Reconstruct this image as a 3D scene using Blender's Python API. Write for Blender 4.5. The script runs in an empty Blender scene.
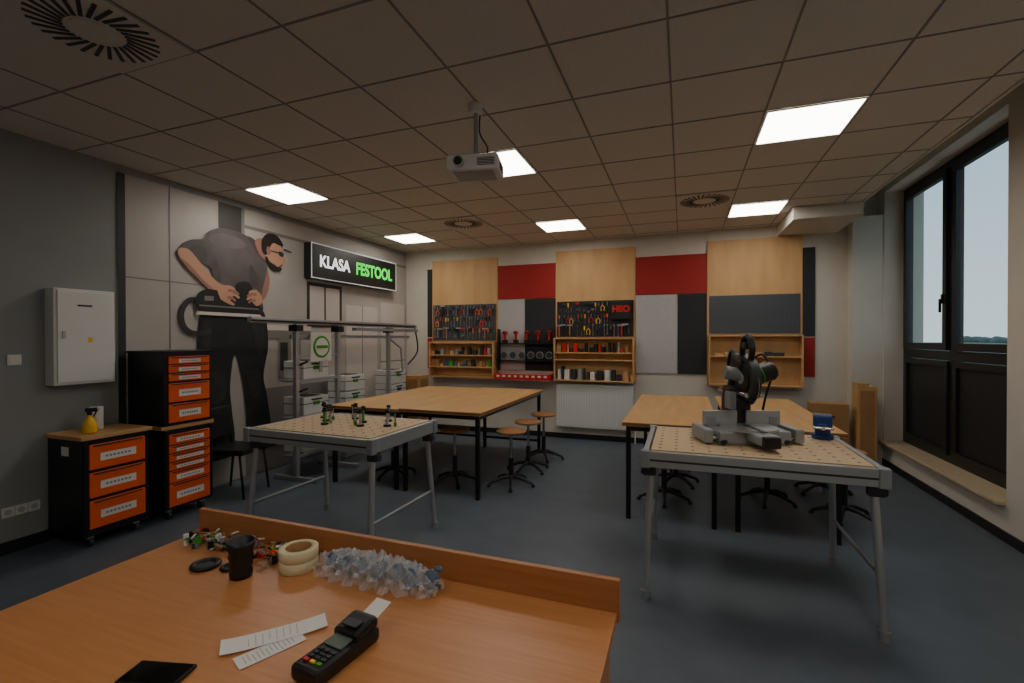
import bpy, bmesh, math, random
from mathutils import Vector, Matrix, Euler
random.seed(7)
PI=math.pi
# ---------------------------------------------------------------- materials
def lin(c):
    if isinstance(c,str):
        c=c.lstrip('#'); c=[int(c[i:i+2],16)/255 for i in (0,2,4)]
        return [x/12.92 if x<=.04045 else ((x+.055)/1.055)**2.4 for x in c]
    return list(c)
_m={}
def mat(name,color='#808080',rough=.5,metal=0.,var=0.,scale=8.,bump=0.,emit=0.,stretch=None,kind=None,c2=None,alpha=None,coat=0.):
    if name in _m: return _m[name]
    m=bpy.data.materials.new(name); m.use_nodes=True
    nt=m.node_tree; N=nt.nodes; Lk=nt.links
    b=N['Principled BSDF']
    c=lin(color)
    b.inputs['Base Color'].default_value=(*c,1)
    b.inputs['Roughness'].default_value=rough
    b.inputs['Metallic'].default_value=metal
    if coat: b.inputs['Coat Weight'].default_value=coat
    if emit:
        b.inputs['Emission Color'].default_value=(*c,1)
        b.inputs['Emission Strength'].default_value=emit
    tc=N.new('ShaderNodeTexCoord'); mp=N.new('ShaderNodeMapping')
    Lk.new(tc.outputs['Object'],mp.inputs['Vector'])
    if stretch: mp.inputs['Scale'].default_value=stretch
    nz=N.new('ShaderNodeTexNoise'); nz.inputs['Scale'].default_value=scale
    nz.inputs['Detail'].default_value=5
    Lk.new(mp.outputs['Vector'],nz.inputs['Vector'])
    if var or c2:
        r=N.new('ShaderNodeValToRGB')
        d=lin(c2) if c2 else [x*(1-var) for x in c]
        e=c if c2 else [min(1,x*(1+var)) for x in c]
        r.color_ramp.elements[0].position=.32; r.color_ramp.elements[0].color=(*d,1)
        r.color_ramp.elements[1].position=.68; r.color_ramp.elements[1].color=(*e,1)
        Lk.new(nz.outputs['Fac'],r.inputs['Fac']); Lk.new(r.outputs['Color'],b.inputs['Base Color'])
    if bump:
        bp=N.new('ShaderNodeBump'); bp.inputs['Strength'].default_value=bump; bp.inputs['Distance'].default_value=.01
        Lk.new(nz.outputs['Fac'],bp.inputs['Height']); Lk.new(bp.outputs['Normal'],b.inputs['Normal'])
    if alpha is not None:
        tr=N.new('ShaderNodeBsdfTransparent'); mx=N.new('ShaderNodeMixShader'); mx.inputs[0].default_value=alpha
        Lk.new(tr.outputs[0],mx.inputs[1]); Lk.new(b.outputs[0],mx.inputs[2])
        Lk.new(mx.outputs[0],N['Material Output'].inputs['Surface'])
    _m[name]=m; return m

M=dict(
 wall_grey=mat('wall_grey_paint','#8f9191',.85,var=.03,scale=3,bump=.02),
 wall_white=mat('wall_cream_paint','#ccc5b9',.85,var=.03,scale=3,bump=.02),
 tile=mat('ceiling_tile','#d3cec7',.95,var=.04,scale=60,bump=.08),
 tbar=mat('ceiling_grid','#8a857f',.6),
 floor=mat('floor_linoleum','#5a636d',.45,c2='#525b65',scale=5,bump=.01),
 base=mat('baseboard_dark','#1c1c1e',.6),
 desk=mat('desk_beech_laminate','#c88852',.38,c2='#bd7c47',scale=3.0,stretch=(1.2,22,22),bump=.01),
 deskedge=mat('desk_edge_beech','#b57a4a',.42,c2='#a86d3e',scale=3.0,stretch=(1.2,22,22)),
 ply=mat('plywood','#d0a56f',.55,c2='#c29560',scale=3,stretch=(2,2,.4)),
 ply2=mat('plywood_table','#cba06a',.5,c2='#bd905c',scale=2.5,stretch=(5,.6,1)),
 plyedge=mat('plywood_edge','#8e6238',.6),
 mdf=mat('mdf_worktop','#c3a884',.6,var=.06,scale=20),
 red=mat('red_panel','#9c1b18',.7,var=.06,scale=30,bump=.03),
 gpanel=mat('grey_felt_panel','#b4b3b2',.85,var=.04,scale=40),
 dpanel=mat('dark_felt_panel','#2b2c30',.85,var=.08,scale=40),
 peg=mat('pegboard_grey','#4b4f55',.6,metal=.2),
 black=mat('black_plastic','#151516',.45),
 blackm=mat('black_steel','#1e1f21',.4,metal=.3),
 dark=mat('dark_grey_plastic','#2f3134',.5),
 mid=mat('mid_grey_plastic','#7d8083',.5),
 alu=mat('aluminium','#b4b7b9',.38,metal=.6),
 alum=mat('aluminium_matt','#9a9ea0',.5,metal=.4),
 chrome=mat('chrome','#c8c8c8',.18,metal=1),
 white=mat('white_plastic','#dcdcd8',.4),
 whitep=mat('white_powdercoat','#d6d6d2',.45),
 orange=mat('orange_drawer','#f0601c',.4),
 green=mat('green_plastic','#3f9a2c',.45),
 ledg=mat('led_green','#2fe040',.5,emit=1.0),
 ledw=mat('led_white','#ffffff',.5,emit=1.2),
 ledf=mat('led_frame','#d8dcd8',.5,emit=.25),
 yellow=mat('yellow_plastic','#f0bd10',.35),
 blue=mat('blue_cast_iron','#22407f',.4,metal=.2),
 blue2=mat('blue_grey_plastic','#51647a',.4),
 redp=mat('red_plastic','#c81f1a',.4),
 paper=mat('paper_white','#e4e2dc',.8),
 card=mat('cardboard','#a87b4c',.8,var=.06,scale=12),
 wood=mat('stool_seat_wood','#a9794a',.45,var=.12,scale=6,stretch=(1,8,1)),
 lamp=mat('light_panel_diffuser','#fff8ee',.5,emit=14.0),
 glass=mat('window_glass','#cfe0e6',.05,alpha=.05),
 clear=mat('clear_plastic','#dfe6ea',.12,alpha=.30),
 frame=mat('anthracite_window_frame','#191a1c',.4),
 wpanel=mat('dark_window_panel','#202123',.55),
 sill=mat('window_sill_stone','#c4b394',.4,var=.08,scale=20),
 skin=mat('mural_skin','#b98a70',.6),
 skin2=mat('mural_skin_shade','#95695a',.6),
)
# ---------------------------------------------------------------- mesh builder
class B:
    def __init__(s,name): s.name=name; s.bm=bmesh.new(); s.mats=[]
    def mi(s,m):
        if m not in s.mats: s.mats.append(m)
        return s.mats.index(m)
    def merge(s,t,m,T=None):
        if T is not None: t.transform(T)
        i=s.mi(m)
        for f in t.faces: f.material_index=i
        me=bpy.data.meshes.new('tmp'); t.to_mesh(me); t.free(); s.bm.from_mesh(me); bpy.data.meshes.remove(me)
    def box(s,c,d,m,rot=(0,0,0),bev=0.):
        t=bmesh.new(); bmesh.ops.create_cube(t,size=1)
        bmesh.ops.scale(t,vec=d,verts=t.verts)
        if bev: bmesh.ops.bevel(t,geom=t.edges[:],offset=bev,segments=2,affect='EDGES',profile=.6)
        s.merge(t,m,Matrix.Translation(c)@Euler(rot).to_matrix().to_4x4()); return s
    def bx(s,x0,x1,y0,y1,z0,z1,m,bev=0.):
        return s.box(((x0+x1)/2,(y0+y1)/2,(z0+z1)/2),(abs(x1-x0),abs(y1-y0),abs(z1-z0)),m,bev=bev)
    def cyl(s,p1,p2,r,m,r2=None,seg=20,cap=True):
        p1=Vector(p1);p2=Vector(p2);d=p2-p1
        t=bmesh.new(); bmesh.ops.create_cone(t,cap_ends=cap,segments=seg,radius1=r,radius2=r if r2 is None else r2,depth=d.length)
        for f in t.faces:
            f.smooth=len(f.verts)==4
        for e in t.edges:
            if any(not f.smooth for f in e.link_faces): e.smooth=False
        q=Vector((0,0,1)).rotation_difference(d.normalized())
        s.merge(t,m,Matrix.Translation((p1+p2)/2)@q.to_matrix().to_4x4()); return s
    def sph(s,c,r,m,rot=(0,0,0),seg=20):
        if not hasattr(r,'__len__'): r=(r,r,r)
        t=bmesh.new(); bmesh.ops.create_uvsphere(t,u_segments=seg,v_segments=seg//2+2,radius=1)
        bmesh.ops.scale(t,vec=r,verts=t.verts)
        for f in t.faces:f.smooth=True
        s.merge(t,m,Matrix.Translation(c)@Euler(rot).to_matrix().to_4x4()); return s
    def tube(s,pts,r,m,seg=10,smooth=0):
        pts=[Vector(p) for p in pts]
        if smooth: pts=catmull(pts,smooth)
        t=bmesh.new(); rings=[]
        n=len(pts); up=None
        for i,p in enumerate(pts):
            d=(pts[min(i+1,n-1)]-pts[max(i-1,0)]).normalized()
            if up is None:
                up=d.orthogonal().normalized()
            else:
                up=(up-d*up.dot(d)).normalized()
            w=d.cross(up)
            rr=r[i*(len(r)-1)//max(1,n-1)] if hasattr(r,'__len__') else r
            rings.append([t.verts.new(p+(up*math.cos(2*PI*k/seg)+w*math.sin(2*PI*k/seg))*rr) for k in range(seg)])
        for a,b in zip(rings[:-1],rings[1:]):
            for k in range(seg):
                f=t.faces.new((a[k],a[(k+1)%seg],b[(k+1)%seg],b[k])); f.smooth=True
        t.faces.new(rings[0][::-1]); t.faces.new(rings[-1])
        s.merge(t,m); return s
    def lathe(s,prof,c,m,seg=28,rot=(0,0,0)):
        t=bmesh.new(); rings=[]
        for (r,z) in prof:
            r=max(r,1e-4)
            rings.append([t.verts.new((r*math.cos(2*PI*k/seg),r*math.sin(2*PI*k/seg),z)) for k in range(seg)])
        for a,b in zip(rings[:-1],rings[1:]):
            for k in range(seg):
                f=t.faces.new((a[k],a[(k+1)%seg],b[(k+1)%seg],b[k])); f.smooth=True
        s.merge(t,m,Matrix.Translation(c)@Euler(rot).to_matrix().to_4x4()); return s
    def prism(s,pts,m,T,th=.01):
        """2-D outline (a,b) extruded along local z by th; T maps local to object space"""
        t=bmesh.new()
        v0=[t.verts.new((p[0],p[1],0)) for p in pts]; v1=[t.verts.new((p[0],p[1],th)) for p in pts]
        n=len(pts)
        t.faces.new(v1); t.faces.new(v0[::-1])
        for k in range(n): t.faces.new((v0[k],v0[(k+1)%n],v1[(k+1)%n],v1[k]))
        bmesh.ops.recalc_face_normals(t,faces=t.faces)
        s.merge(t,m,T); return s
    def done(s,loc=(0,0,0),rz=0.,parent=None):
        me=bpy.data.meshes.new(s.name); s.bm.to_mesh(me); s.bm.free()
        for m in s.mats: me.materials.append(m)
        o=bpy.data.objects.new(s.name,me); bpy.context.collection.objects.link(o)
        o.location=loc; o.rotation_euler=(0,0,rz)
        if parent: o.parent=parent
        return o
def catmull(P,k,closed=False):
    P=[Vector(p) for p in P]; n=len(P); out=[]
    rng=range(n) if closed else range(n-1)
    for i in rng:
        if closed: a,b,c,d=P[i-1],P[i],P[(i+1)%n],P[(i+2)%n]
        else: a,b,c,d=P[max(i-1,0)],P[i],P[i+1],P[min(i+2,n-1)]
        for j in range(k):
            t=j/k
            out.append(.5*((2*b)+(c-a)*t+(2*a-5*b+4*c-d)*t*t+(3*b-a-3*c+d)*t**3))
    if not closed: out.append(P[-1])
    return out
def empty(name,loc=(0,0,0),rz=0):
    e=bpy.data.objects.new(name,None); bpy.context.collection.objects.link(e); e.location=loc; e.rotation_euler=(0,0,rz); e.empty_display_size=.1
    return e
def text(name,body,size,loc,rot,m,parent=None,off=0.,ext=.002,sx=1.):
    cu=bpy.data.curves.new(name,'FONT'); cu.body=body; cu.size=size; cu.extrude=ext; cu.offset=off
    cu.align_x='CENTER'; cu.align_y='CENTER'
    cu.materials.append(m)
    o=bpy.data.objects.new(name,cu); bpy.context.collection.objects.link(o); o.location=loc; o.rotation_euler=rot; o.scale=(sx,1,1)
    if parent: o.parent=parent
    return o
# ---------------------------------------------------------------- room
XL,XR,YB,YF,H=-4.65,2.45,7.19,-2.6,3.15
HR=3.62
B('floor').bx(XL-.1,XR+.4,YF-.1,YB+.1,-.1,0,M['floor']).done()
B('wall_left').bx(XL-.12,XL,YF-.1,YB+.1,0,HR,M['wall_grey']).done()
B('wall_back').bx(XL,XR+.4,YB,YB+.12,0,HR,M['wall_white']).done()
B('wall_front').bx(XL,XR+.4,YF-.12,YF,0,HR,M['wall_white']).done()
w=B('wall_right')
WY0,WY1=4.6,6.98
w.bx(XR,XR+.4,YF,WY0,0,HR,M['wall_white']); w.bx(XR,XR+.4,WY1,YB,0,HR,M['wall_white'])
w.bx(XR,XR+.4,WY0,WY1,0,.28,M['wall_white']); w.bx(XR,XR+.4,WY0,WY1,3.42,HR,M['wall_white'])
w.bx(2.12,XR,7.0,YB,0,H,M['wall_white'])
w.done()
# ceiling
XT=2.0
c=B('ceiling')
c.bx(XL,XT,YF,YB,H,H+.02,M['tile'])
c.bx(XT-.02,XT,YF,YB,H-.012,HR,M['wall_white'])
c.bx(XL,XR+.4,YF,YB,HR,HR+.1,M['wall_white'])
k=-7
while k*.6<XT:
    if k*.6>XL: c.bx(k*.6-.006,k*.6+.006,YF,YB,H-.004,H,M['tbar'])
    k+=1
y=3.45-.6*10
while y<YB:
    if y>YF: c.bx(XL,XT,y-.006,y+.006,H-.0035,H,M['tbar'])
    y+=.6
c.done()
B('trim_1').bx(1.3,XT,6.2,YB,H-.15,H-.005,M['wall_white']).done()
B('baseboard_left').bx(XL,XL+.015,YF,2.55,0,.09,M['base']).done()
B('baseboard_right').bx(XR-.015,XR,YF,6.98,0,.08,M['base']).done()
B('baseboard_back').bx(XL,2.12,YB-.015,YB,0,.08,M['base']).done()
# light panels
for (x,y) in [(.6,3.45),(.6,5.85),(-1.8,3.45),(-1.8,5.85),(-4.2,3.45),(-4.2,5.85),(.6,1.05),(-1.8,-.75),(.6,-1.35)]:
    p=B('ceiling_light_panel')
    p.bx(x+.02,x+.58,y+.02,y+.58,H-.008,H-.005,M['lamp'])
    for a in ((x+.007,x+.02,y+.007,y+.593),(x+.58,x+.593,y+.007,y+.593)): p.bx(*a,H-.012,H-.004,M['white'])
    for a in ((x+.02,x+.58,y+.007,y+.02),(x+.02,x+.58,y+.58,y+.593)): p.bx(*a,H-.012,H-.004,M['white'])
    p.done()
# vents
for (x,y) in [(-2.7,1.35),(-2.7,5.55),(.3,5.55)]:
    v=B('swirl_ceiling_vent')
    v.box((0,0,-.004),(.58,.58,.008),M['tile'])
    n=28
    for i in range(n):
        a=2*PI*i/n
        rc=.19
        v.box((rc*math.cos(a+.1),rc*math.sin(a+.1),-.0095),(.14,.018,.004),M['black'],rot=(0,0,a+.35))
    v.cyl((0,0,-.012),(0,0,-.008),.1,M['tile'],seg=32)
    v.done((x,y,H-.004))
# ---------------------------------------------------------------- window
wn=B('window_1')
FX0,FX1=2.65,2.72
def rectframe(b,y0,y1,z0,z1,wd,x0,x1,m):
    b.bx(x0,x1,y0,y0+wd,z0,z1,m); b.bx(x0,x1,y1-wd,y1,z0,z1,m)
    b.bx(x0,x1,y0+wd,y1-wd,z0,z0+wd,m); b.bx(x0,x1,y0+wd,y1-wd,z1-wd,z1,m)
rectframe(wn,WY0,WY1,.31,3.42,.07,FX0,FX1,M['frame'])
ym=(WY0+.14+WY1)/2
wn.bx(FX0,FX1,ym-.05,ym+.05,.38,3.35,M['frame'])
for (a,b_) in ((WY0+.07,ym-.05),(ym+.05,WY1-.07)):
    wn.bx(FX0,FX1,a,b_,1.36,1.46,M['frame'])
    rectframe(wn,a+.005,b_-.005,1.465,3.345,.075,FX0-.03,FX0+.02,M['frame'])
    rectframe(wn,a+.005,b_-.005,.385,1.355,.06,FX0-.02,FX0+.02,M['frame'])
    wn.bx(FX0+.01,FX0+.03,a+.06,b_-.06,.44,1.30,M['wpanel'])
    wn.bx(FX0+.0,FX0+.006,a+.07,b_-.07,1.53,3.28,M['glass'])
wn.box((FX0-.045,ym+.09,2.0),(.02,.03,.1),M['blackm'],bev=.004)
wn.box((FX0-.065,ym+.09,1.93),(.02,.02,.14),M['blackm'],bev=.004)
wn.done()
B('window_sill').bx(2.39,2.66,WY0+.002,WY1-.002,.281,.31,M['sill'],bev=.006).done()
# outside land
g=B('outdoor_ground').bx(6,900,-500,700,-4.2,-4,mat('field_grass','#5b6a52',.9,var=.2,scale=.05)); g.done()
b=B('distant_tree_line')
for i in range(160):
    y_=-60+i*5+random.uniform(-2,2); b.sph((330+random.uniform(-20,20),y_,-4+random.uniform(1,3)),(6,random.uniform(4,9),random.uniform(3,6)),mat('tree_foliage','#5a6a66',.9,var=.2,scale=.2),seg=8)
b.done()
# ---------------------------------------------------------------- mural
def MT(off): # local (a=Y, b=Z, extrude -> +X)
    return Matrix(((0,0,1,XL+off),(1,0,0,0),(0,1,0,0),(0,0,0,1)))
mu=B('wall_mural_poster')
layer=[.010]
def mp(pts,m,sm=0):
    layer[0]+=.0006
    P=[Vector((p[0],p[1],0)) for p in pts]
    if sm: P=catmull(P,sm,True)
    mu.prism(P,m,MT(layer[0]),.0005)
mbg=mat('mural_print_background','#b5aea6',.55,c2='#a09a93',scale=.7)
mlt=mat('mural_print_light','#c6beb6',.55); mdk=mat('mural_print_dark','#2a2a2d',.55); mgr=mat('mural_print_grey','#77726e',.55)
mcol=mat('mural_print_column','#37332f',.55)
mshirt=mat('mural_shirt','#5b5452',.7,c2='#4b4443',scale=3); mshirt2=mat('mural_shirt_shade','#423b3b',.7,c2='#4b4443',scale=5); mshirt3=mat('mural_shirt_light','#645d5a',.7,c2='#5b5452',scale=5)
mtr=mat('mural_trousers','#18181b',.7,var=.25,scale=7)
mtr2=mat('mural_trouser_highlight','#2b2b30',.7,c2='#1c1c20',scale=8); mhair=mat('mural_hair','#191210',.7); mtool=mat('mural_tool','#14161a',.5)
mu.bx(XL+.001,XL+.010,2.557,YB-.01,.02,3.08,mbg)
def rq(y0,y1,z0,z1,m): mp([(y0,z0),(y1,z0),(y1,z1),(y0,z1)],m)
rq(2.557,2.62,.02,3.08,mdk)
for z in (2.15,1.1): rq(2.62,3.52,z,z+.012,mgr)
rq(3.0,3.012,.02,3.08,mgr)
rq(3.52,3.80,1.7,3.08,mcol); rq(3.80,3.84,1.7,3.08,mgr)
rq(3.84,7.17,2.86,2.9,mgr)
rq(3.84,7.17,.02,1.0,mgr)
# printed window and cupboards
rq(4.78,5.46,1.75,2.36,mdk); rq(4.83,5.41,1.79,2.31,mlt); rq(5.1,5.13,1.79,2.31,mdk)
rq(5.55,6.3,.1,2.1,mlt); rq(5.92,5.935,.1,2.1,mgr); rq(6.4,7.1,.3,2.2,mlt); rq(6.4,7.1,1.2,1.22,mgr)
rq(4.3,4.5,1.1,1.75,mgr); rq(4.33,4.45,1.2,1.55,mdk)
# printed workbench edge in front of the man
rq(4.10,4.85,1.70,1.76,mlt); rq(4.10,4.85,1.60,1.70,mgr); rq(4.6,4.66,.1,1.6,mgr)
# man: trousers (bent knees, leaning forward)
mp([(3.36,1.95),(3.7,1.9),(4.06,1.95),(4.15,1.55),(4.08,1.16),(4.13,.9),(4.17,.45),(3.88,.45),(3.84,.75),(3.79,1.12),(3.70,1.42),(3.64,1.08),(3.66,.8),(3.68,.42),(3.40,.42),(3.36,.76),(3.31,1.16),(3.27,1.55)],mtr,6)
mp([(3.38,.46),(3.7,.46),(3.76,.36),(3.74,.3),(3.36,.3)],mdk,4); mp([(3.86,.48),(4.18,.48),(4.34,.38),(4.32,.3),(3.86,.3)],mdk,4)
mp([(3.38,1.2),(3.56,1.22),(3.58,.95),(3.42,.92)],mtr2,5); mp([(3.86,1.2),(4.02,1.22),(4.04,.95),(3.92,.92)],mtr2,5)
mp([(3.92,1.8),(4.06,1.8),(4.09,1.5),(4.0,1.42)],mtr2,5)
mp([(3.33,1.76),(3.42,1.76),(3.4,1.45),(3.33,1.5)],mtr2,5)
# vacuum hose
hose=[(3.40,1.97),(3.20,1.99),(3.11,1.87),(3.13,1.72),(3.24,1.65),(3.42,1.68)]
hc=catmull([Vector((a,b,0)) for a,b in hose],8)
outer=[];inner=[]
for i,p in enumerate(hc):
    d=(hc[min(i+1,len(hc)-1)]-hc[max(i-1,0)]).normalized(); nrm=Vector((-d.y,d.x,0))
    outer.append(p+nrm*.028); inner.append(p-nrm*.028)
mp(outer+inner[::-1],mdk)
# far arm
mp([(4.02,2.5),(4.13,2.45),(4.17,2.28),(4.11,2.10),(3.98,1.99),(3.90,2.03),(3.99,2.18)],M['skin2'],6)
# shirt: rounded, bent back
mp([(3.33,2.64),(3.40,2.73),(3.52,2.79),(3.68,2.80),(3.84,2.78),(3.98,2.72),(4.08,2.62),(4.14,2.48),(4.10,2.3),(4.05,2.1),(4.07,1.93),(3.88,1.89),(3.6,1.87),(3.35,1.92),(3.37,2.05),(3.41,2.18),(3.43,2.32),(3.38,2.37),(3.28,2.38),(3.17,2.43),(3.11,2.52),(3.20,2.60)],mshirt,6)
mp([(3.40,2.66),(3.55,2.74),(3.75,2.73),(3.86,2.66),(3.7,2.6),(3.5,2.6)],mshirt3,6)
mp([(3.46,2.44),(3.52,2.34),(3.53,2.2),(3.47,2.1),(3.44,2.25)],mshirt2,6)
mp([(3.90,2.45),(3.98,2.36),(4.0,2.24),(3.94,2.2),(3.89,2.3)],mshirt2,6)
mp([(3.24,2.56),(3.36,2.52),(3.36,2.40),(3.25,2.42),(3.17,2.47)],mshirt2,6)
mp([(3.86,2.77),(3.96,2.75),(4.04,2.66),(4.0,2.6),(3.92,2.68)],mshirt2,5)
mp([(3.36,1.97),(4.06,1.97),(4.07,1.90),(3.35,1.90)],mdk)
# near arm: elbow out, forearm down to the tool
mp([(3.10,2.50),(3.18,2.50),(3.27,2.42),(3.37,2.31),(3.47,2.22),(3.58,2.16),(3.60,2.09),(3.54,2.05),(3.44,2.09),(3.32,2.18),(3.19,2.29),(3.10,2.39),(3.07,2.46)],M['skin'],6)
mp([(3.10,2.40),(3.19,2.30),(3.32,2.19),(3.44,2.10),(3.43,2.13),(3.32,2.22),(3.2,2.34)],M['skin2'],5)
# neck, head (looking down at the tool), ear, hair, beard, glasses
mp([(3.96,2.74),(4.08,2.78),(4.18,2.64),(4.14,2.54),(4.03,2.58)],M['skin2'],5)
mp([(4.08,2.72),(4.14,2.80),(4.26,2.80),(4.34,2.72),(4.36,2.65),(4.405,2.585),(4.37,2.56),(4.365,2.52),(4.34,2.48),(4.30,2.44),(4.20,2.46),(4.12,2.54)],M['skin'],6)
mp([(4.13,2.58),(4.165,2.53),(4.24,2.50),(4.29,2.48),(4.34,2.515),(4.35,2.50),(4.325,2.485),(4.35,2.465),(4.31,2.425),(4.22,2.435),(4.13,2.51),(4.10,2.57)],mhair,5)
mp([(4.05,2.66),(4.06,2.78),(4.14,2.86),(4.25,2.87),(4.33,2.82),(4.37,2.75),(4.30,2.75),(4.22,2.76),(4.17,2.70),(4.14,2.62),(4.09,2.6)],mhair,6)
mp([(4.13,2.70),(4.16,2.70),(4.18,2.64),(4.15,2.60),(4.12,2.64)],M['skin2'],5)
mp([(4.18,2.668),(4.38,2.658),(4.38,2.64),(4.18,2.652)],mdk); mp([(4.30,2.67),(4.36,2.67),(4.37,2.62),(4.31,2.62)],mdk,5)
mp([(4.38,2.72),(4.50,2.70),(4.50,2.685),(4.37,2.70)],mhair)
# power tool: motor body, sole plate, dust port, front knob
mp([(3.24,2.00),(3.30,2.09),(3.42,2.12),(3.62,2.10),(3.80,2.13),(3.95,2.11),(4.02,2.0),(3.98,1.90),(3.7,1.86),(3.42,1.85),(3.28,1.88)],mtool,6)
mp([(3.72,2.22),(3.88,2.24),(3.92,2.10),(3.78,2.06),(3.70,2.12)],mtool,6)
mp([(3.34,2.045),(3.44,2.05),(3.44,2.0),(3.34,1.995)],mgr)
mp([(3.26,1.88),(4.02,1.88),(4.06,1.845),(3.24,1.845)],mlt)
mp([(3.28,1.95),(4.0,1.95),(4.0,1.935),(3.28,1.935)],mgr)
# hands: palms then five fingers each closed on the tool
mp([(3.48,2.17),(3.60,2.17),(3.67,2.10),(3.63,2.02),(3.52,2.03)],M['skin'],5)
mp([(3.93,2.16),(4.02,2.13),(4.05,2.03),(3.97,1.98),(3.90,2.05)],M['skin'],5)
for i,(y0,z0) in enumerate([(3.58,2.165),(3.61,2.125),(3.62,2.085),(3.60,2.047)]):
    l=[.11,.125,.12,.095][i]
    mp([(y0,z0+.015),(y0+l*.6,z0+.013),(y0+l,z0-.012),(y0+l*1.05,z0-.035),(y0+l*.85,z0-.035),(y0+l*.5,z0-.014),(y0,z0-.014)],M['skin'] if i%2==0 else M['skin2'],5)
mp([(3.54,2.05),(3.60,2.03),(3.68,1.985),(3.665,1.965),(3.58,1.99),(3.51,2.03)],M['skin'],5)
for i,(y0,z0) in enumerate([(3.97,2.15),(3.96,2.112),(3.95,2.075),(3.95,2.04)]):
    l=[.10,.115,.11,.09][i]
    mp([(y0,z0+.015),(y0-l*.6,z0+.010),(y0-l,z0-.012),(y0-l*1.05,z0-.035),(y0-l*.85,z0-.035),(y0-l*.5,z0-.014),(y0,z0-.014)],M['skin'] if i%2==0 else M['skin2'],5)
mu.done()
# ---------------------------------------------------------------- illuminated sign
sg=empty('illuminated_wall_sign',(XL+.09,5.70,2.635))
s=B('sign_body'); s.bx(-.075,.045,-.97,.97,-.235,.235,M['black'],bev=.004)
for a in ((-.97,.97,-.235,-.222),(-.97,.97,.222,.235)): s.bx(.045,.05,a[0],a[1],a[2],a[3],M['ledf'])
for a in ((-.97,-.957),(.957,.97)): s.bx(.045,.05,a[0],a[1],-.235,.235,M['ledf'])
s.done(parent=sg)
text('sign_text_white','KLASA',.225,(.052,-.52,0),(PI/2,0,PI/2),M['ledw'],sg,off=.004,sx=.92)
text('sign_text_green','FESTOOL',.25,(.052,.38,0),(PI/2,0,PI/2),M['ledg'],sg,off=.007,sx=.88)
# ---------------------------------------------------------------- left wall fittings
b=B('electrical_cabinet')
b.bx(XL+.003,XL+.12,2.05,2.47,1.23,2.0,M['whitep'],bev=.006); b.bx(XL+.12,XL+.132,2.07,2.45,1.25,1.98,M['white'],bev=.004)
b.bx(XL+.132,XL+.14,2.10,2.12,1.6,1.66,M['gpanel']); b.bx(XL+.132,XL+.134,2.27,2.30,1.57,1.61,M['yellow']); b.bx(XL+.132,XL+.134,2.2,2.30,1.86,1.875,M['dark'])
b.done()
b=B('light_switch'); b.bx(XL+.002,XL+.012,1.83,1.91,1.40,1.48,M['white'],bev=.003); b.bx(XL+.012,XL+.017,1.84,1.90,1.41,1.47,M['white'],bev=.002); b.done()
b=B('wall_socket')
for i in range(3):
    y0=1.79+i*.075
    b.bx(XL+.002,XL+.012,y0,y0+.073,.27,.345,M['white'],bev=.003); b.cyl((XL+.0125,y0+.036,.308),(XL+.0135,y0+.036,.308),.022,M['gpanel'])
b.done()
# ---------------------------------------------------------------- tool cabinets
def drawer(b,x1,y0,y1,a,c,lw,lh):
    b.bx(x1,x1+.018,y0+.035,y1-.035,a,c,M['orange'],bev=.004)
    b.bx(x1+.018,x1+.03,y0+.06,y1-.06,c-.012,c-.004,M['dark'],bev=.002)
    h=min(.06,(c-a)*lh); zc=(a+c)/2-.006; ym_=(y0+y1)/2
    b.bx(x1+.018,x1+.0195,ym_-lw,ym_+lw,zc-h/2,zc+h/2,M['paper'])
    for k in range(7):
        yy=ym_-lw*.72+k*lw*.21
        b.bx(x1+.0195,x1+.0200,yy,yy+lw*.13,zc-h*.12,zc+h*.12,M['mid'])
def cabinet(name,x0,x1,y0,y1,z0,z1,drawers,top=True,castors=True,back=None):
    b=B(name); bk=M['blackm']
    zt=z1-(.03 if top else 0)
    zb=z0+(.09 if castors else 0)
    b.bx(x0,x1,y0,y1,zb,zt,bk,bev=.008)
    if top: b.bx(x0-.0,x1+.02,y0-.02,y1+.02,zt,z1,M['ply2'],bev=.004)
    for (a,c) in drawers: drawer(b,x1,y0,y1,a,c,.125,.42)
    for yy in (y0+.004,y1-.032): b.bx(x1,x1+.012,yy,yy+.028,zb+.02,zt-.01,bk)
    if castors:
        for xx in (x0+.07,x1-.06):
            for yy in (y0+.07,y1-.07):
                b.cyl((xx,yy-.014,z0+.036),(xx,yy+.014,z0+.036),.036,M['dark'])
                b.bx(xx-.02,xx+.02,yy-.02,yy+.02,z0+.06,zb,M['alu'])
    return b
b=cabinet('rolling_tool_cabinet',-4.60,-4.16,2.04,2.50,0,.86,[(.60,.79),(.385,.575),(.15,.36)])
b.bx(-4.42,-4.33,2.0385,2.04,.70,.77,M['paper'])
b.done()
b=cabinet('tool_cabinet_stack',-4.62,-4.15,2.62,3.06,0,.80,[(.665,.755),(.59,.655),(.515,.58),(.44,.505),(.33,.43),(.12,.32)],top=False)
b.bx(-4.62,-4.15,2.60,3.08,.80,.83,M['ply2'])
x0,x1,y0,y1=-4.62,-4.15,2.62,3.06
b.bx(x0,x1,y0,y1,.83,1.47,M['blackm'],bev=.006); b.bx(x0,x1+.01,y0-.01,y1+.01,1.47,1.49,M['blackm'],bev=.004)
for a,c_ in [(1.375,1.44),(1.30,1.365),(1.225,1.29),(1.04,1.205),(.86,1.02)]: drawer(b,x1,y0,y1,a,c_,.10,.5)
b.done()
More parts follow.
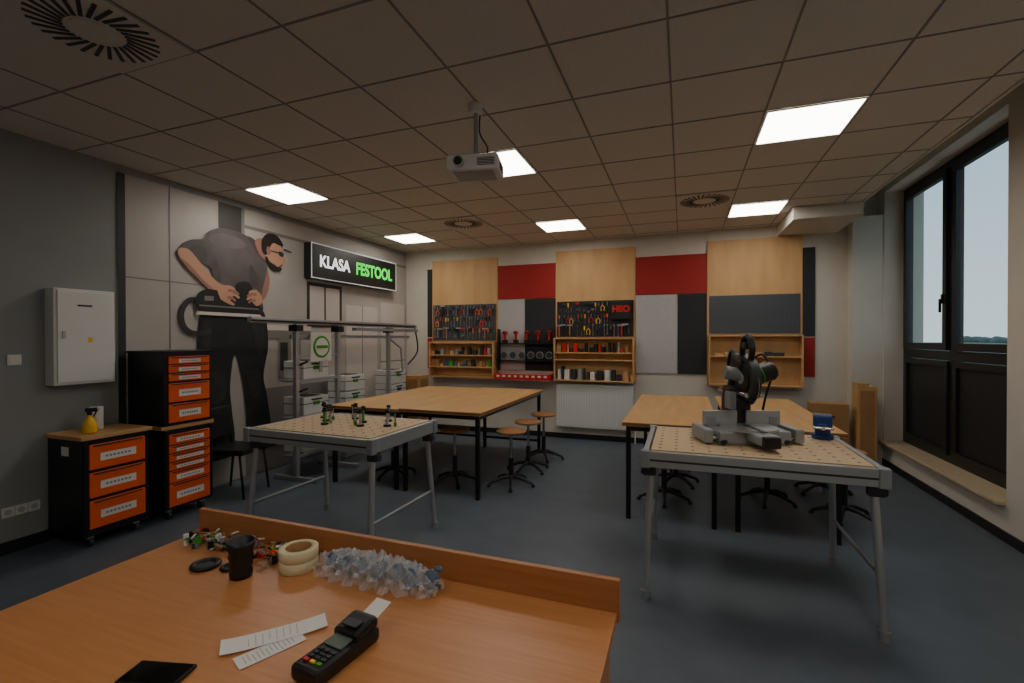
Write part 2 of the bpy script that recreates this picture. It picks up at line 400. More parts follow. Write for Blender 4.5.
# spray bottle + paper roll on cabinet
b=B('spray_bottle')
b.lathe([(0,0),(.045,0),(.05,.01),(.048,.05),(.038,.09),(.016,.125),(.014,.14),(0,.14)],(0,0,0),M['yellow'])
b.cyl((0,0,.14),(0,0,.165),.016,M['black']); b.box((.012,0,.18),(.075,.022,.032),M['black'],bev=.005)
b.box((.035,0,.15),(.008,.014,.05),M['black'],rot=(0,.4,0)); b.cyl((.05,0,.186),(.065,0,.186),.008,M['white'])
b.done((-4.30,2.16,.861),.8)
b=B('paper_towel_roll'); b.cyl((0,0,0),(0,0,.18),.045,M['paper']); b.cyl((0,0,.18),(0,0,.181),.018,M['card']); b.done((-4.44,2.28,.861))
# black chair
b=B('black_office_chair')
b.box((0,0,.46),(.44,.44,.06),M['black'],bev=.025); 
b.tube([(-.17,-.19,.44),(-.22,-.2,.0)],.012,M['blackm']); b.tube([(-.17,.19,.44),(-.22,.2,.0)],.012,M['blackm'])
b.tube([(.17,-.19,.44),(.22,-.2,.0)],.012,M['blackm']); b.tube([(.17,.19,.44),(.22,.2,.0)],.012,M['blackm'])
b.box((-.22,0,.72),(.04,.42,.32),M['black'],rot=(0,-.15,0),bev=.018)
b.tube([(-.18,-.17,.45),(-.21,-.17,.72)],.012,M['blackm']); b.tube([(-.18,.17,.45),(-.21,.17,.72)],.012,M['blackm'])
b.done((-4.28,3.43,0),.25)
# ---------------------------------------------------------------- guide-rail rack with systainers
b=B('guide_rail_rack')
X=-4.0
b.bx(X-.03,X+.03,3.35,6.4,1.76,1.82,M['alu'],bev=.004); b.bx(X-.045,X-.015,3.9,6.3,1.60,1.64,M['alum'])
b.bx(X+.03,X+.055,3.35,6.4,1.775,1.79,M['black'])
b.bx(X+.0,X+.08,4.9,6.4,1.70,1.74,M['alum'])
for yy in (3.95,4.62,5.7):
    b.bx(X-.025,X+.025,yy-.025,yy+.025,.0,1.76,M['alu'],bev=.004); b.bx(X-.3,X+.3,yy-.03,yy+.03,0,.05,M['alum'],bev=.006)
    b.bx(X-.06,X+.06,yy-.05,yy+.05,1.68,1.75,M['black'],bev=.006)
for zz in (.25,.68,1.10,1.38): b.bx(X-.02,X+.02,3.97,4.60,zz,zz+.03,M['alum'])
for zz in (.25,.68,1.10): b.bx(X-.22,X-.02,3.95,4.62,zz,zz+.02,M['alum'])
for z in (.6,1.0,1.3):
    b.cyl((X+.03,3.97,z),(X+.14,3.97,z+.04),.012,M['black'])
b.tube([(X,5.72,1.6),(X+.05,5.95,1.45),(X+.05,6.0,1.1)],.015,M['alum'])
b.tube([(X+.05,6.35,1.76),(X+.08,6.38,1.4),(X+.08,6.1,1.2)],.012,M['black'],smooth=4)
b.done()
def systainer(name,loc,w=.30,d=.40,h=.21,g=True):
    b=B(name)
    b.box((0,0,h/2),(w,d,h),M['whitep'],bev=.012)
    b.box((0,0,h*.62),(w+.006,d+.006,.008),M['dark'])
    b.box((w/2+.004,0,h*.62),(.012,.1,.04),M['green'] if g else M['dark'],bev=.004)
    b.box((w/2+.006,0,h-.035),(.015,.16,.018),M['dark'],bev=.004)
    b.box((0,0,h+.004),(w*.7,d*.5,.008),M['dark'],bev=.003)
    b.done(loc)
for z in (.275,.705,1.125): systainer('tool_storage_case',(-4.18,4.29,z))
for i in range(5): systainer('tool_storage_case',(-4.30,5.15,.003+i*.222))
for i in range(5): systainer('tool_storage_case',(-4.30,6.20,.003+i*.222),g=i%2==0)
b=B('wooden_crate'); b.box((0,0,.49),(.32,.30,.98),M['ply2'],bev=.004); b.box((.161,0,.49),(.004,.24,.86),M['card']); b.box((0,-.151,.49),(.24,.004,.86),M['card']); b.done((-4.15,6.70,0),0)
# round green logo board
b=B('round_logo_sign'); 
b.bx(-.01,0,-.17,.17,-.17,.17,M['whitep']); b.cyl((0,0,0),(.012,0,0),.13,M['green'],seg=32); b.cyl((.012,0,0),(.014,0,0),.105,M['whitep'],seg=32); b.box((.016,0,0),(.004,.18,.035),M['green'])
b.bx(-.012,-.002,-.02,.02,-.3,-.17,M['alum'])
b.done((-3.965,4.3,1.5))
# ---------------------------------------------------------------- MFT tables
def mft(name,cx,cy,Lx,Ly,Z,rz=0):
    b=B(name)
    hx,hy=Lx/2,Ly/2
    b.bx(-hx+.03,hx-.03,-hy+.03,hy-.03,Z-.03,Z,M['mdf'])
    for sy in (-1,1):
        b.bx(-hx,hx,sy*hy-.016*1-.0,sy*hy+.016,Z-.10,Z-.004,M['alu'],bev=.003)
        b.bx(-hx+.0,hx-.0,sy*(hy+.0165)-.001,sy*(hy+.0165)+.001,Z-.062,Z-.05,M['dark'])
    for sx in (-1,1):
        b.bx(sx*hx-.016,sx*hx+.016,-hy+.016,hy-.016,Z-.10,Z-.004,M['alu'],bev=.003)
        for sy in (-1,1):
            b.box((sx*hx,sy*hy,Z-.052),(.055,.055,.108),M['alum'],bev=.008)
            b.box((sx*(hx-.02),sy*(hy-.05),Z-.13),(.08,.06,.07),M['dark'],bev=.012)
            fx,fy=sx*(hx+.0),sy*(hy+.02)
            b.tube([(sx*(hx-.03),sy*(hy-.05),Z-.12),(fx,fy,.03)],.021,M['alu'],seg=14)
            b.cyl((fx,fy,0),(fx,fy,.05),.027,M['alum'])
            b.cyl((sx*(hx-.02),sy*(hy-.05),Z-.14),(sx*(hx+.03),sy*(hy-.05),Z-.14),.022,M['dark'])
        b.tube([(sx*(hx-.008),-(hy-.0),.32),(sx*(hx-.008),(hy-.0),.32)],.011,M['alum'])
    nx=int((Lx-.12)/.096); ny=int((Ly-.12)/.096)
    for i in range(nx+1):
        for j in range(ny+1):
            x=(i-nx/2)*.096; y=(j-ny/2)*.096
            b.cyl((x,y,Z),(x,y,Z+.0006),.010,M['dark'],seg=10)
    return b.done((cx,cy,0),rz)
mft('workbench_with_hole_grid',-2.49,2.93,1.16,.80,.91,-.03)
mft('workbench_with_hole_grid',.465,3.28,1.22,.86,.905,0)
# clamps on left workbench
for i,(x,y) in enumerate([(-2.85,3.1),(-2.72,2.98),(-2.55,3.14),(-2.38,3.02),(-2.22,3.14),(-2.1,2.95),(-2.62,2.85),(-2.3,2.88)]):
    b=B('bench_clamp')
    b.cyl((0,0,0),(0,0,.11),.010,M['alu'] if i%3 else M['green']); b.cyl((0,0,0),(0,0,.014),.03,M['black']); b.box((.03,0,.11),(.10,.022,.018),M['black'],bev=.004)
    b.cyl((.065,0,.03),(.065,0,.11),.006,M['chrome']); b.cyl((.065,0,.0),(.065,0,.03),.012,M['green'] if i%2 else M['alum'])
    b.cyl((0,0,.11),(0,0,.135),.016,M['black'])
    b.done((x,y,.911),i*1.3)
# ---------------------------------------------------------------- big plywood tables
def worktable(cx0,cx1,cy0,cy1,Z):
    b=B('plywood_worktable')
    b.bx(cx0,cx1,cy0,cy1,Z-.036,Z,M['ply2'],bev=.003); 
    b.bx(cx0+.001,cx1-.001,cy0-.001,cy0+.002,Z-.03,Z-.006,M['plyedge']); b.bx(cx1-.002,cx1+.001,cy0,cy1,Z-.03,Z-.006,M['plyedge'])
    for xx in (cx0+.05,cx1-.05):
        for yy in (cy0+.05,cy1-.05): b.bx(xx-.02,xx+.02,yy-.02,yy+.02,0,Z-.036,M['blackm'],bev=.003)
        b.bx(xx-.014,xx+.014,cy0+.07,cy1-.07,Z-.08,Z-.037,M['blackm'])
    for yy in (cy0+.05,cy1-.05): b.bx(cx0+.07,cx1-.07,yy-.014,yy+.014,Z-.08,Z-.037,M['blackm'])
    b.bx(cx0+.07,cx1-.07,cy1-.064,cy1-.036,.14,.17,M['blackm'])
    b.done()
worktable(-3.62,-2.72,4.02,6.22,.86); worktable(-2.71,-1.78,4.02,6.22,.87)
worktable(-.43,.37,4.05,6.2,.86); worktable(.45,1.25,4.05,6.2,.87)
def stool(x,y,rz,h=.50,seat='wood'):
    b=B('swivel_stool')
    b.lathe([(0,h-.03),(.15,h-.03),(.165,h-.015),(.165,h-.006),(.155,h),(0,h)],(0,0,0),M[seat])
    b.cyl((0,0,h-.045),(0,0,h-.031),.08,M['blackm']); b.cyl((0,0,.28),(0,0,h-.04),.016,M['chrome']); b.cyl((0,0,.07),(0,0,.30),.026,M['black'])
    for i in range(5):
        a=2*PI*i/5
        b.tube([(0,0,.10),(.12*math.cos(a),.12*math.sin(a),.085),(.25*math.cos(a),.25*math.sin(a),.035)],[.022,.018,.014],M['black'])
        b.sph((.25*math.cos(a),.25*math.sin(a),.018),(.022,.022,.018),M['black'])
    b.done((x,y,0),rz)
for i,(x,y,s_) in enumerate([(-1.68,4.62,'wood'),(-1.68,5.22,'wood'),(-1.66,5.82,'wood'),(-3.1,4.5,'wood'),(-2.3,4.5,'wood'),(-.10,4.70,'wood'),(.0,5.3,'wood'),(-.1,5.85,'wood'),(1.42,4.75,'wood'),(1.42,5.45,'wood'),(.85,5.0,'wood')]):
    stool(x,y,i*.7,h=.60,seat=s_)
# ---------------------------------------------------------------- mitre saw
b=B('mitre_saw')
b.box((0,0,.045),(.46,.28,.09),M['alum'],bev=.018)
b.cyl((0,-.03,.09),(0,-.03,.105),.18,M['alu'],seg=36)
b.box((0,-.22,.065),(.13,.20,.06),M['alum'],bev=.014); b.box((0,-.33,.06),(.10,.05,.07),M['black'],bev=.012)
b.box((0,-.13,.107),(.03,.26,.004),M['dark'])
for sx in (-1,1):
    b.box((sx*.145,.07,.145),(.23,.024,.10),M['alu'],bev=.006); b.box((sx*.21,.09,.12),(.06,.07,.08),M['alum'],bev=.008)
    b.cyl((sx*.2,-.10,.04),(sx*.30,-.10,.04),.011,M['chrome']); b.cyl((sx*.2,.08,.04),(sx*.30,.08,.04),.011,M['chrome'])
    b.box((sx*.29,-.0,.055),(.06,.25,.09),M['alum'],bev=.014)
    b.sph((sx*.20,-.12,.022),(.03,.03,.02),M['black'])
# rear carriage & rails
b.box((0,.15,.19),(.17,.11,.24),M['dark'],bev=.025)
for sx in (-1,1): b.cyl((sx*.05,-.12,.32),(sx*.05,.30,.32),.016,M['chrome'])
b.box((0,.08,.32),(.20,.14,.09),M['black'],bev=.022)
b.box((-.09,.03,.27),(.04,.10,.12),M['mid'],bev=.01)
# arm + head housing
b.tube([(0,.14,.32),(0,.11,.43),(0,.02,.50)],[.065,.06,.05],M['black'],seg=16)
b.cyl((-.035,-.03,.42),(.02,-.03,.42),.145,M['dark'],seg=40); b.cyl((-.004,-.05,.385),(.0,-.05,.385),.135,M['chrome'],seg=48)
b.cyl((-.045,-.03,.42),(-.035,-.03,.42),.10,M['black'],seg=32)
b.cyl((-.052,-.03,.42),(-.045,-.03,.42),.035,M['alu'])
b.box((.0,.04,.50),(.12,.17,.15),M['black'],rot=(.3,0,0),bev=.03)
# motor
b.cyl((.02,0,.43),(.17,.02,.47),.068,M['black'],seg=24); b.cyl((.17,.02,.47),(.185,.0225,.475),.058,M['dark'],seg=24); b.cyl((.08,.008,.446),(.088,.009,.449),.070,M['green'],seg=24)
b.cyl((-.02,.0,.44),(-.13,.02,.46),.045,M['mid'],seg=20)
# handle
b.tube([(0,-.06,.53),(0,-.09,.62),(0,-.04,.70),(0,.03,.67),(0,.05,.58),(0,.04,.5)],.020,M['black'],smooth=6)
b.box((0,.0,.64),(.045,.05,.05),M['dark'],bev=.01)
b.tube([(0,.12,.50),(0,.2,.6),(0,.26,.5),(.02,.27,.36)],.018,M['black'],smooth=5)
b.tube([(.05,.1,.5),(.13,.05,.58),(.17,.0,.46),(.18,.1,.28),(.18,.16,.12)],.008,M['black'],smooth=6)
b.done((.47,3.34,.906),.32)
# vise
b=B('blue_bench_vise')
b.cyl((0,0,0),(0,0,.03),.065,M['blue'],seg=24); b.box((0,0,.06),(.09,.10,.06),M['blue'],bev=.012)
b.box((0,.035,.12),(.11,.05,.09),M['blue'],bev=.012); b.box((0,-.05,.12),(.11,.04,.09),M['blue'],bev=.012); b.box((0,-.01,.09),(.05,.16,.04),M['blue'],bev=.006)
b.cyl((0,.06,.12),(0,.10,.12),.03,M['blue'])
b.box((0,.008,.155),(.10,.012,.03),M['alu']); b.box((0,-.027,.155),(.10,.012,.03),M['alu'])
b.cyl((0,-.14,.09),(0,-.06,.09),.013,M['chrome']); b.cyl((-.05,-.13,.09),(.05,-.13,.09),.007,M['chrome']); b.sph((-.05,-.13,.09),.011,M['chrome']); b.sph((.05,-.13,.09),.011,M['chrome'])
b.done((.975,3.60,.906),-.2)
# ---------------------------------------------------------------- projector
b=B('ceiling_projector')
b.box((0,0,0),(.34,.25,.10),M['white'],bev=.016)
b.cyl((-.085,-.125,.0),(-.085,-.15,.0),.036,M['alu'],seg=28); b.cyl((-.085,-.150,.0),(-.085,-.153,.0),.027,M['black'],seg=28)
b.box((.09,-.126,0),(.11,.004,.05),M['dark']); 
for i in range(5): b.box((.09,-.129,-.02+i*.01),(.11,.004,.003),M['white'])
for i in range(6): b.box((.171,-.06+i*.022,0),(.004,.008,.06),M['dark'])
b.box((0,0,-.052),(.26,.18,.006),M['gpanel'])
b.cyl((0,0,.05),(0,0,.07),.07,M['white']); b.cyl((0,0,.07),(0,0,.40),.014,M['alum']); b.cyl((0,0,.36),(0,0,.4195),.045,M['white'])
for a in (0,PI/2,PI,3*PI/2): b.box((.06*math.cos(a+.7),.06*math.sin(a+.7),.062),(.10,.014,.006),M['alum'],rot=(0,0,a+.7))
b.tube([(.05,.06,.05),(.07,.05,.15),(.02,.03,.25),(.03,.02,.41)],.005,M['black'],smooth=5)
b.done((-1.22,2.69,H-.425),.22)
# ---------------------------------------------------------------- back wall boards
yb=YB-.003
def panel(name,x0,x1,z0,z1,m,th=.02):
    return B(name).bx(x0+.003,x1-.003,yb-th,yb,z0,z1,m,bev=.002).done()
panel('plywood_wall_panel',-4.10,-2.85,.92,2.96,M['ply']); panel('plywood_wall_panel',-1.85,-.60,.92,2.99,M['ply']); panel('plywood_wall_panel',.40,1.60,.92,2.99,M['ply'],.03)
panel('red_wall_panel',-2.85,-1.85,2.25,2.81,M['red']); panel('red_wall_panel',-.60,.40,2.25,2.82,M['red'])
panel('grey_wall_panel',-2.85,-2.37,1.07,2.24,M['gpanel']); panel('dark_wall_panel',-2.37,-1.85,1.07,2.24,M['dpanel'])
panel('grey_wall_panel',-.60,0.0,1.07,2.24,M['gpanel']); panel('dark_wall_panel',.0,.40,1.07,2.24,M['dpanel'])
panel('dark_wall_panel',1.60,1.75,1.62,2.82,M['dpanel']); panel('red_wall_panel',1.60,1.75,1.07,1.6,M['red']); panel('red_wall_panel',-4.2,-4.1,1.07,1.6,M['red'])
panel('dark_wall_panel',-4.2,-4.1,1.62,2.82,M['dpanel'])
yf=yb-.021
def rack(name,x0,x1,z0,z1,pegm,y=None):
    y=yf if y is None else y
    b=B(name); b.bx(x0,x1,y-.012,y,z0,z1,pegm)
    n=int((x1-x0)/.05)
    for i in range(n):
        for j in range(int((z1-z0)/.05)):
            b.box((x0+.03+i*.05,y-.0125,z0+.03+j*.05),(.008,.002,.008),M['black'])
    return b,y-.013
def shelf(name,x0,x1,z0,z1,levels,d=.16,y=None):
    y=yf if y is None else y
    b=B(name)
    b.bx(x0,x0+.02,y-d,y,z0,z1,M['ply']); b.bx(x1-.02,x1,y-d,y,z0,z1,M['ply'])
    for z in levels: b.bx(x0+.02,x1-.02,y-d,y,z,z+.018,M['ply'])
    b.done()
def tool(b,kind,x,y,z,L):
    hm=random.choice([M['redp'],M['orange'],M['black'],M['black'],M['black'],M['dark'],M['yellow']])
    if kind=='driver':
        b.cyl((x,y-.018,z),(x,y-.018,z-L*.42),.011,hm,seg=8); b.cyl((x,y-.018,z-L*.42),(x,y-.018,z-L),.004,M['chrome'],seg=6)
    elif kind=='pliers':
        b.tube([(x,y-.015,z),(x-.006,y-.015,z-L*.35)],.009,M['chrome'],seg=6)
        b.tube([(x-.004,y-.015,z-L*.35),(x-.03,y-.015,z-L*.6),(x-.022,y-.015,z-L)],.007,hm,seg=6); b.tube([(x+.0,y-.015,z-L*.35),(x+.028,y-.015,z-L*.6),(x+.02,y-.015,z-L)],.007,hm,seg=6)
    elif kind=='hammer':
        b.box((x,y-.02,z),(.09,.022,.024),M['alum'],bev=.004); b.cyl((x,y-.02,z),(x,y-.02,z-L),.010,random.choice([M['wood'],M['black'],hm]),seg=8)
    elif kind=='wrench':
        b.cyl((x,y-.012,z-.0),(x,y-.006,z),.015,M['chrome'],seg=10); b.box((x,y-.01,z-L/2),(.010,.006,L),M['chrome']); b.cyl((x,y-.012,z-L),(x,y-.006,z-L),.013,M['chrome'],seg=10)
    elif kind=='saw':
        T=Matrix(((1,0,0,x),(0,0,1,y-.012),(0,1,0,z-L),(0,0,0,1)))
        b.prism([(0,L*.25),(.05,L*.25),(.03,0),(0,0)],M['chrome'],T,.003)
        b.box((x+.03,y-.012,z-L*.12),(.07,.018,L*.26),hm,bev=.006)
def tools(b,x0,x1,y,rows):
    for (z,kinds,L,st) in rows:
        x=x0
        while x<x1:
            k=random.choice(kinds); l=L*random.uniform(.75,1.1)
            tool(b,k,x,y,z+random.uniform(-.01,.01),l); x+=st*random.uniform(.8,1.3)
def smallitems(b,x0,x1,y,z,hmax,ms,st=.07):
    x=x0
    while x<x1:
        w_=random.uniform(.03,st); h=random.uniform(.35,1)*hmax
        m=random.choice(ms)
        if random.random()<.45: b.cyl((x+w_/2,y,z),(x+w_/2,y,z+h),w_*.45,m,seg=12)
        else: b.box((x+w_/2,y,z+h/2),(w_,.07,h),m,bev=.003)
        x+=w_+random.uniform(.005,.03)
b,yy=rack('hand_tool_pegboard',-4.07,-2.88,1.56,2.18,M['peg'])
tools(b,-4.03,-2.9,yy,[(2.15,['pliers','wrench','driver','hammer'],.17,.055),(1.96,['driver','wrench','pliers','driver'],.17,.05),(1.77,['wrench','hammer','driver','saw'],.19,.055)])
b.done()
shelf('wall_tool_shelf',-4.08,-2.87,.93,1.54,[.93,1.10,1.30,1.51])
b=B('shelf_tool_assortment')
smallitems(b,-4.04,-2.95,yf-.08,1.319,.15,[M['card'],M['ply'],M['black'],M['redp'],M['alu'],M['dark']])
smallitems(b,-4.04,-2.95,yf-.08,1.119,.13,[M['ply'],M['green'],M['card'],M['wood'],M['dark'],M['blue2']])
b.done()
b,yy=rack('hand_tool_pegboard',-1.82,-.63,1.62,2.18,M['dpanel'])
tools(b,-1.78,-.98,yy,[(2.15,['pliers','driver','saw'],.16,.06),(1.97,['driver','pliers','driver'],.15,.05)])
tools(b,-1.78,-.68,yy,[(1.80,['hammer','driver','wrench','pliers'],.16,.055)])
b.bx(-.96,-.66,yy-.05,yy-.001,1.88,2.16,M['black'],bev=.006)
b.done()
text('tool_brand_sign','HEO',.13,(-.81,yy-.053,2.04),(PI/2,0,0),M['redp'],off=.006)
shelf('wall_tool_shelf',-1.84,-.61,.93,1.60,[.93,1.25,1.36,1.585])
b=B('shelf_tool_assortment')
smallitems(b,-1.80,-.68,yf-.08,1.379,.16,[M['card'],M['redp'],M['black'],M['dark'],M['alu']])
smallitems(b,-1.80,-.68,yf-.08,.949,.22,[M['ply'],M['alu'],M['card'],M['white'],M['dark'],M['dark']],.12)
b.done()
b,yy=rack('perforated_wall_rack',.43,1.57,1.66,2.20,M['peg'],yb-.031); b.done()
shelf('wall_tool_shelf',.42,1.58,.93,1.64,[.93,1.33,1.62],y=yb-.031)
b=B('shelf_tool_assortment'); smallitems(b,.5,1.3,yf-.1,1.349,.06,[M['ply'],M['dark']],.14); b.done()
# cordless drill rail between boards
b=B('cordless_drill_rack')
b.bx(-2.80,-1.88,yf-.10,yf,1.50,1.515,M['blackm']); b.bx(-2.80,-1.88,yf-.10,yf,1.22,1.235,M['blackm']); b.bx(-2.82,-2.80,yf-.10,yf,1.07,1.75,M['blackm']); b.bx(-1.88,-1.86,yf-.10,yf,1.07,1.75,M['blackm'])
for i in range(5):
    x=-2.70+i*.19
    b.box((x,yf-.05,1.545),(.07,.08,.055),M['black'],bev=.006); b.box((x,yf-.05,1.62),(.03,.04,.10),M['redp'],bev=.01); b.cyl((x,yf-.01,1.69),(x,yf-.09,1.69),.032,M['redp'],seg=14); b.cyl((x,yf-.09,1.69),(x,yf-.12,1.69),.018,M['black'],seg=12)
for i in range(6):
    x=-2.72+i*.155
    b.cyl((x,yf-.02,1.32),(x,yf-.05,1.32),.06,M['alum'],seg=20); b.cyl((x,yf-.05,1.32),(x,yf-.053,1.32),.05,M['dark'],seg=20)
b.done()
b=B('red_parts_tray'); b.bx(-2.83,-1.88,yf-.22,yf-.002,.93,.95,M['redp']); b.bx(-2.83,-1.88,yf-.22,yf-.20,.95,1.02,M['redp']); b.bx(-2.83,-2.81,yf-.2,yf-.002,.95,1.02,M['redp']); b.bx(-1.90,-1.88,yf-.2,yf-.002,.95,1.02,M['redp'])
for i in range(9): b.box((-2.76+i*.1,yf-.221,.985),(.05,.003,.03),M['white'])
b.done()
# radiator
b=B('wall_radiator'); b.bx(-1.82,-.62,YB-.12,YB-.03,.2,.86,M['whitep'],bev=.01)
for i in range(30): b.bx(-1.80+i*.04,-1.785+i*.04,YB-.126,YB-.119,.24,.82,M['white'])
b.bx(-1.82,-.62,YB-.125,YB-.025,.86,.872,M['white'])
for x in (-1.6,-.84): b.bx(x-.02,x+.02,YB-.03,YB-.001,.3,.8,M['white'])
b.cyl((-.6,YB-.08,.25),(-.6,YB-.08,.0),.01,M['white']); b.cyl((-.62,YB-.08,.25),(-.55,YB-.08,.25),.014,M['white'])
b.done()
# corner boxes
b=B('cardboard_box'); b.box((0,0,.2),(.42,.30,.40),M['card'],bev=.004); b.box((0,-.151,.2),(.42,.002,.03),M['ply']); b.box((0,0,.402),(.42,.05,.003),M['ply']); b.done((1.80,6.86,0),.05)
b=B('cardboard_box'); b.box((0,0,.18),(.40,.28,.36),M['card'],bev=.004); b.box((0,0,.362),(.4,.05,.003),M['ply']); b.box((0,-.141,.2),(.1,.002,.03),M['dark']); b.done((1.82,6.87,.405),-.05)
b=B('wooden_crate'); b.box((0,0,.5),(.20,.22,1.0),M['ply2'],bev=.004); b.box((0,-.112,.5),(.15,.004,.9),M['card']); b.box((-.04,0,1.02),(.12,.22,.04),M['ply2']); b.done((2.19,6.80,0),0)
# ---------------------------------------------------------------- teacher desk
b=B('teacher_desk')
dx0,dx1,dy0,dy1=-1.93,-.12,.40,1.33
b.bx(dx0,dx1,dy0,dy1-.022,.722,.75,M['desk'],bev=.002)
b.bx(dx0,dx1+.008,dy1-.022,dy1,.72,.85,M['deskedge'],bev=.002)
b.bx(dx0+.02,dx0+.045,dy0+.05,dy1-.03,0,.721,M['desk']); b.bx(dx1-.045,dx1-.02,dy0+.05,dy1-.03,0,.721,M['desk']); b.bx(dx0+.05,dx1-.05,dy1-.12,dy1-.10,.25,.72,M['desk'])
b.done()
Z=.7508
b=B('black_lens_ring'); b.lathe([(.03,0),(.05,0),(.052,.006),(.05,.012),(.032,.012),(.03,.006),(.03,0)],(0,0,0),M['black']); b.cyl((0,0,.001),(0,0,.005),.03,M['dark']); b.done((-1.60,1.09,Z))
b=B('black_lens_ring'); b.lathe([(.02,0),(.033,0),(.035,.005),(.033,.01),(.02,.01),(.02,0)],(0,0,0),M['black']); b.cyl((0,0,.001),(0,0,.004),.02,M['dark']); b.done((-1.50,1.11,Z))
b=B('ribbed_black_pouch'); b.lathe([(0,0),(.036,0),(.038,.02),(.034,.03),(.039,.045),(.036,.06),(.042,.075),(.038,.09),(.046,.11),(.048,.13),(.040,.125),(.036,.08),(0,.07)],(0,0,0),M['black'],seg=22); b.done((-1.41,1.08,Z))
b=B('craft_supplies_pile')
cm=[M['redp'],M['orange'],M['card'],M['green'],M['black'],M['black'],M['dark'],M['alu'],M['mid'],M['card'],M['dark'],M['wood'],M['dark'],M['clear'],M['white']]
for i in range(150):
    x=random.uniform(-1.87,-1.37); y=random.uniform(1.175,1.285); h=random.uniform(.006,.03)*(1 if i<80 else 1.7)
    m=random.choice(cm); t=random.random()
    if t<.45: 
        a=random.uniform(0,PI); l=random.uniform(.02,.045)
        b.cyl((x-l*math.cos(a)*.8,y-l*.4*math.sin(a),h+.004),(x+l*math.cos(a)*.8,y+l*.4*math.sin(a),h+.006),.004,m,seg=8)
    elif t<.7: b.box((x,y,h*.6+.003),(random.uniform(.02,.045),random.uniform(.008,.02),h*.7),m,rot=(0,0,random.uniform(0,3)),bev=.002)
    else: b.cyl((x,y,0.001),(x,y,h+.004),random.uniform(.006,.012),m,seg=10)
b.done((0,0,Z))
b=B('masking_tape_roll')
for k in range(2): b.lathe([(.045,0),(.066,0),(.068,.002),(.068,.036),(.066,.038),(.045,.038),(.045,0)],(0,0,k*.039),mat('masking_tape','#d9cfa8',.6),seg=36); b.lathe([(.043,0),(.0455,0),(.0455,.038),(.043,.038),(.043,0)],(0,0,k*.039),M['card'],seg=36)
b.done((-1.265,1.20,Z))
b=B('bagged_plastic_cups')
for i in range(7):
    x=-1.12+i*.066; y=1.225-.012*(i%2)
    a=.35+.25*math.sin(i*2.1)
    T_=(1.25,0,a)
    b.lathe([(0,0),(.024,.0),(.030,.02),(.033,.045),(.034,.048)],(x,y+.01,.038),M['clear'],seg=18,rot=T_)
    b.lathe([(.022,.004),(.027,.012),(.029,.03),(.020,.034),(0,.036)],(x,y+.01,.038),M['blue2'],seg=16,rot=T_)
    b.sph((x+.030,y-.015,.028),(.014,.012,.012),M['dark'],seg=10); b.sph((x+.012,y+.03,.062),(.016,.012,.010),M['blue2'],seg=10)
    b.sph((x-.018,y-.03,.020),(.012,.010,.010),M['white'],seg=10)
# crinkled bag
t=bmesh.new(); nx,ny=70,16; gv=[]
for i in range(nx+1):
    r_=[]
    for j in range(ny+1):
        u=i/nx; v=j/ny*PI
        x=-1.172+u*.49; R=.058+.012*math.sin(u*44+2*math.sin(j))+random.uniform(-.006,.006); R*=math.sin(PI*min(1,max(.08,u*.92+.06)))**.3
        r_.append(t.verts.new((x,1.215-math.cos(v)*R*1.1,.002+math.sin(v)*R*1.4)))
    gv.append(r_)
for i in range(nx):
    for j in range(ny): t.faces.new((gv[i][j],gv[i+1][j],gv[i+1][j+1],gv[i][j+1]))
b.merge(t,mat('crinkled_bag_film','#e8eef2',.06,alpha=.3))
b.done((0,0,Z))
def paperstrip(name,c,L,W,rz,curl,z=0.):
    b=B(name); t=bmesh.new(); n=14; rows=[]
    for i in range(n+1):
        u=i/n; x=(u-.5)*L; zz=.001+curl*(2*abs(u-.5))**3
        rows.append([t.verts.new((x,-W/2,zz)),t.verts.new((x,W/2,zz))])
    for i in range(n): 
        f=t.faces.new((rows[i][0],rows[i+1][0],rows[i+1][1],rows[i][1])); f.smooth=True
    b.merge(t,M['paper'])
    for i in range(12):
        x=-L*.38+i*L*.065; b.box((x,random.uniform(-.006,.006),.0018),(.0022,W*random.uniform(.4,.75),.0003),M['gpanel'])
    return b.done((*c,Z+z),rz)
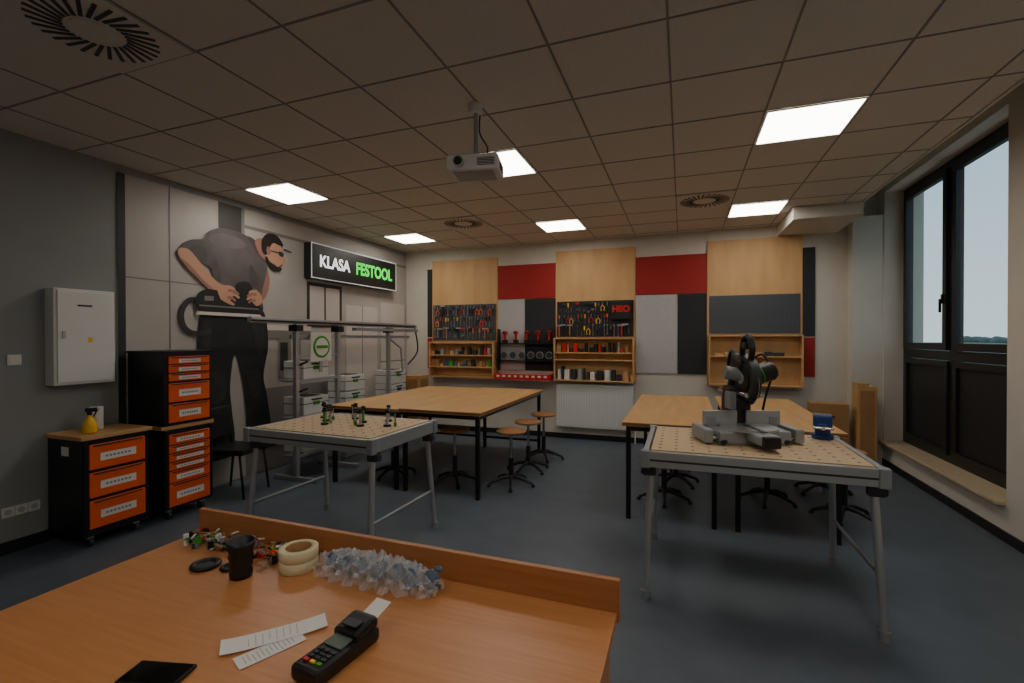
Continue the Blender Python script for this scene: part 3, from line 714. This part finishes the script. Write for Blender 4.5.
paperstrip('paper_receipt',(-1.02,.865),.27,.072,.85,.006,.0022); paperstrip('paper_receipt',(-.985,.815),.17,.06,1.15,.0015)
b=B('card_payment_terminal')
b.box((0,0,.022),(.092,.22,.04),M['black'],bev=.012); b.box((0,.065,.052),(.088,.085,.03),M['black'],rot=(.15,0,0),bev=.012)
b.box((0,.005,.046),(.06,.045,.004),mat('lcd','#5d6b60',.2),rot=(.1,0,0)); b.box((0,.052,.07),(.05,.03,.003),M['dark'])
for i in range(3):
    for j in range(4): b.box((-.022+i*.022,-.035-j*.015,.044),(.015,.009,.005),M['dark'] if (j<3) else [M['redp'],M['yellow'],M['green']][i],bev=.001)
b.box((.002,.135,.062),(.055,.08,.0006),M['paper'],rot=(.25,0,0))
b.done((-.785,.845,Z),-.12)
b=B('smartphone'); b.box((0,0,.006),(.155,.078,.009),M['black'],bev=.003); b.box((0,0,.0108),(.145,.070,.0006),mat('screen_glass','#050506',.08)); b.done((-1.17,.64,Z),.25)
# ---------------------------------------------------------------- world / camera
wd=bpy.data.worlds.new('World'); bpy.context.scene.world=wd; wd.use_nodes=True
nt=wd.node_tree; bg=nt.nodes['Background']
tc=nt.nodes.new('ShaderNodeTexCoord'); sp=nt.nodes.new('ShaderNodeSeparateXYZ'); rp=nt.nodes.new('ShaderNodeValToRGB')
nt.links.new(tc.outputs['Generated'],sp.inputs[0]); nt.links.new(sp.outputs['Z'],rp.inputs['Fac']); nt.links.new(rp.outputs['Color'],bg.inputs['Color'])
rp.color_ramp.elements[0].position=0; rp.color_ramp.elements[0].color=(*lin('#c0d2da'),1); rp.color_ramp.elements[1].position=.5; rp.color_ramp.elements[1].color=(*lin('#88b2ca'),1)
bg.inputs['Strength'].default_value=1.5
cam=bpy.data.cameras.new('camera'); cam.lens=468.28/1024*36; cam.sensor_width=36; cam.clip_start=.05; cam.clip_end=2000
co=bpy.data.objects.new('camera',cam); bpy.context.collection.objects.link(co)
co.location=(.0692,-.1537,1.5986); co.rotation_euler=(PI/2-.0071,.0014,.3491)
bpy.context.scene.camera=co
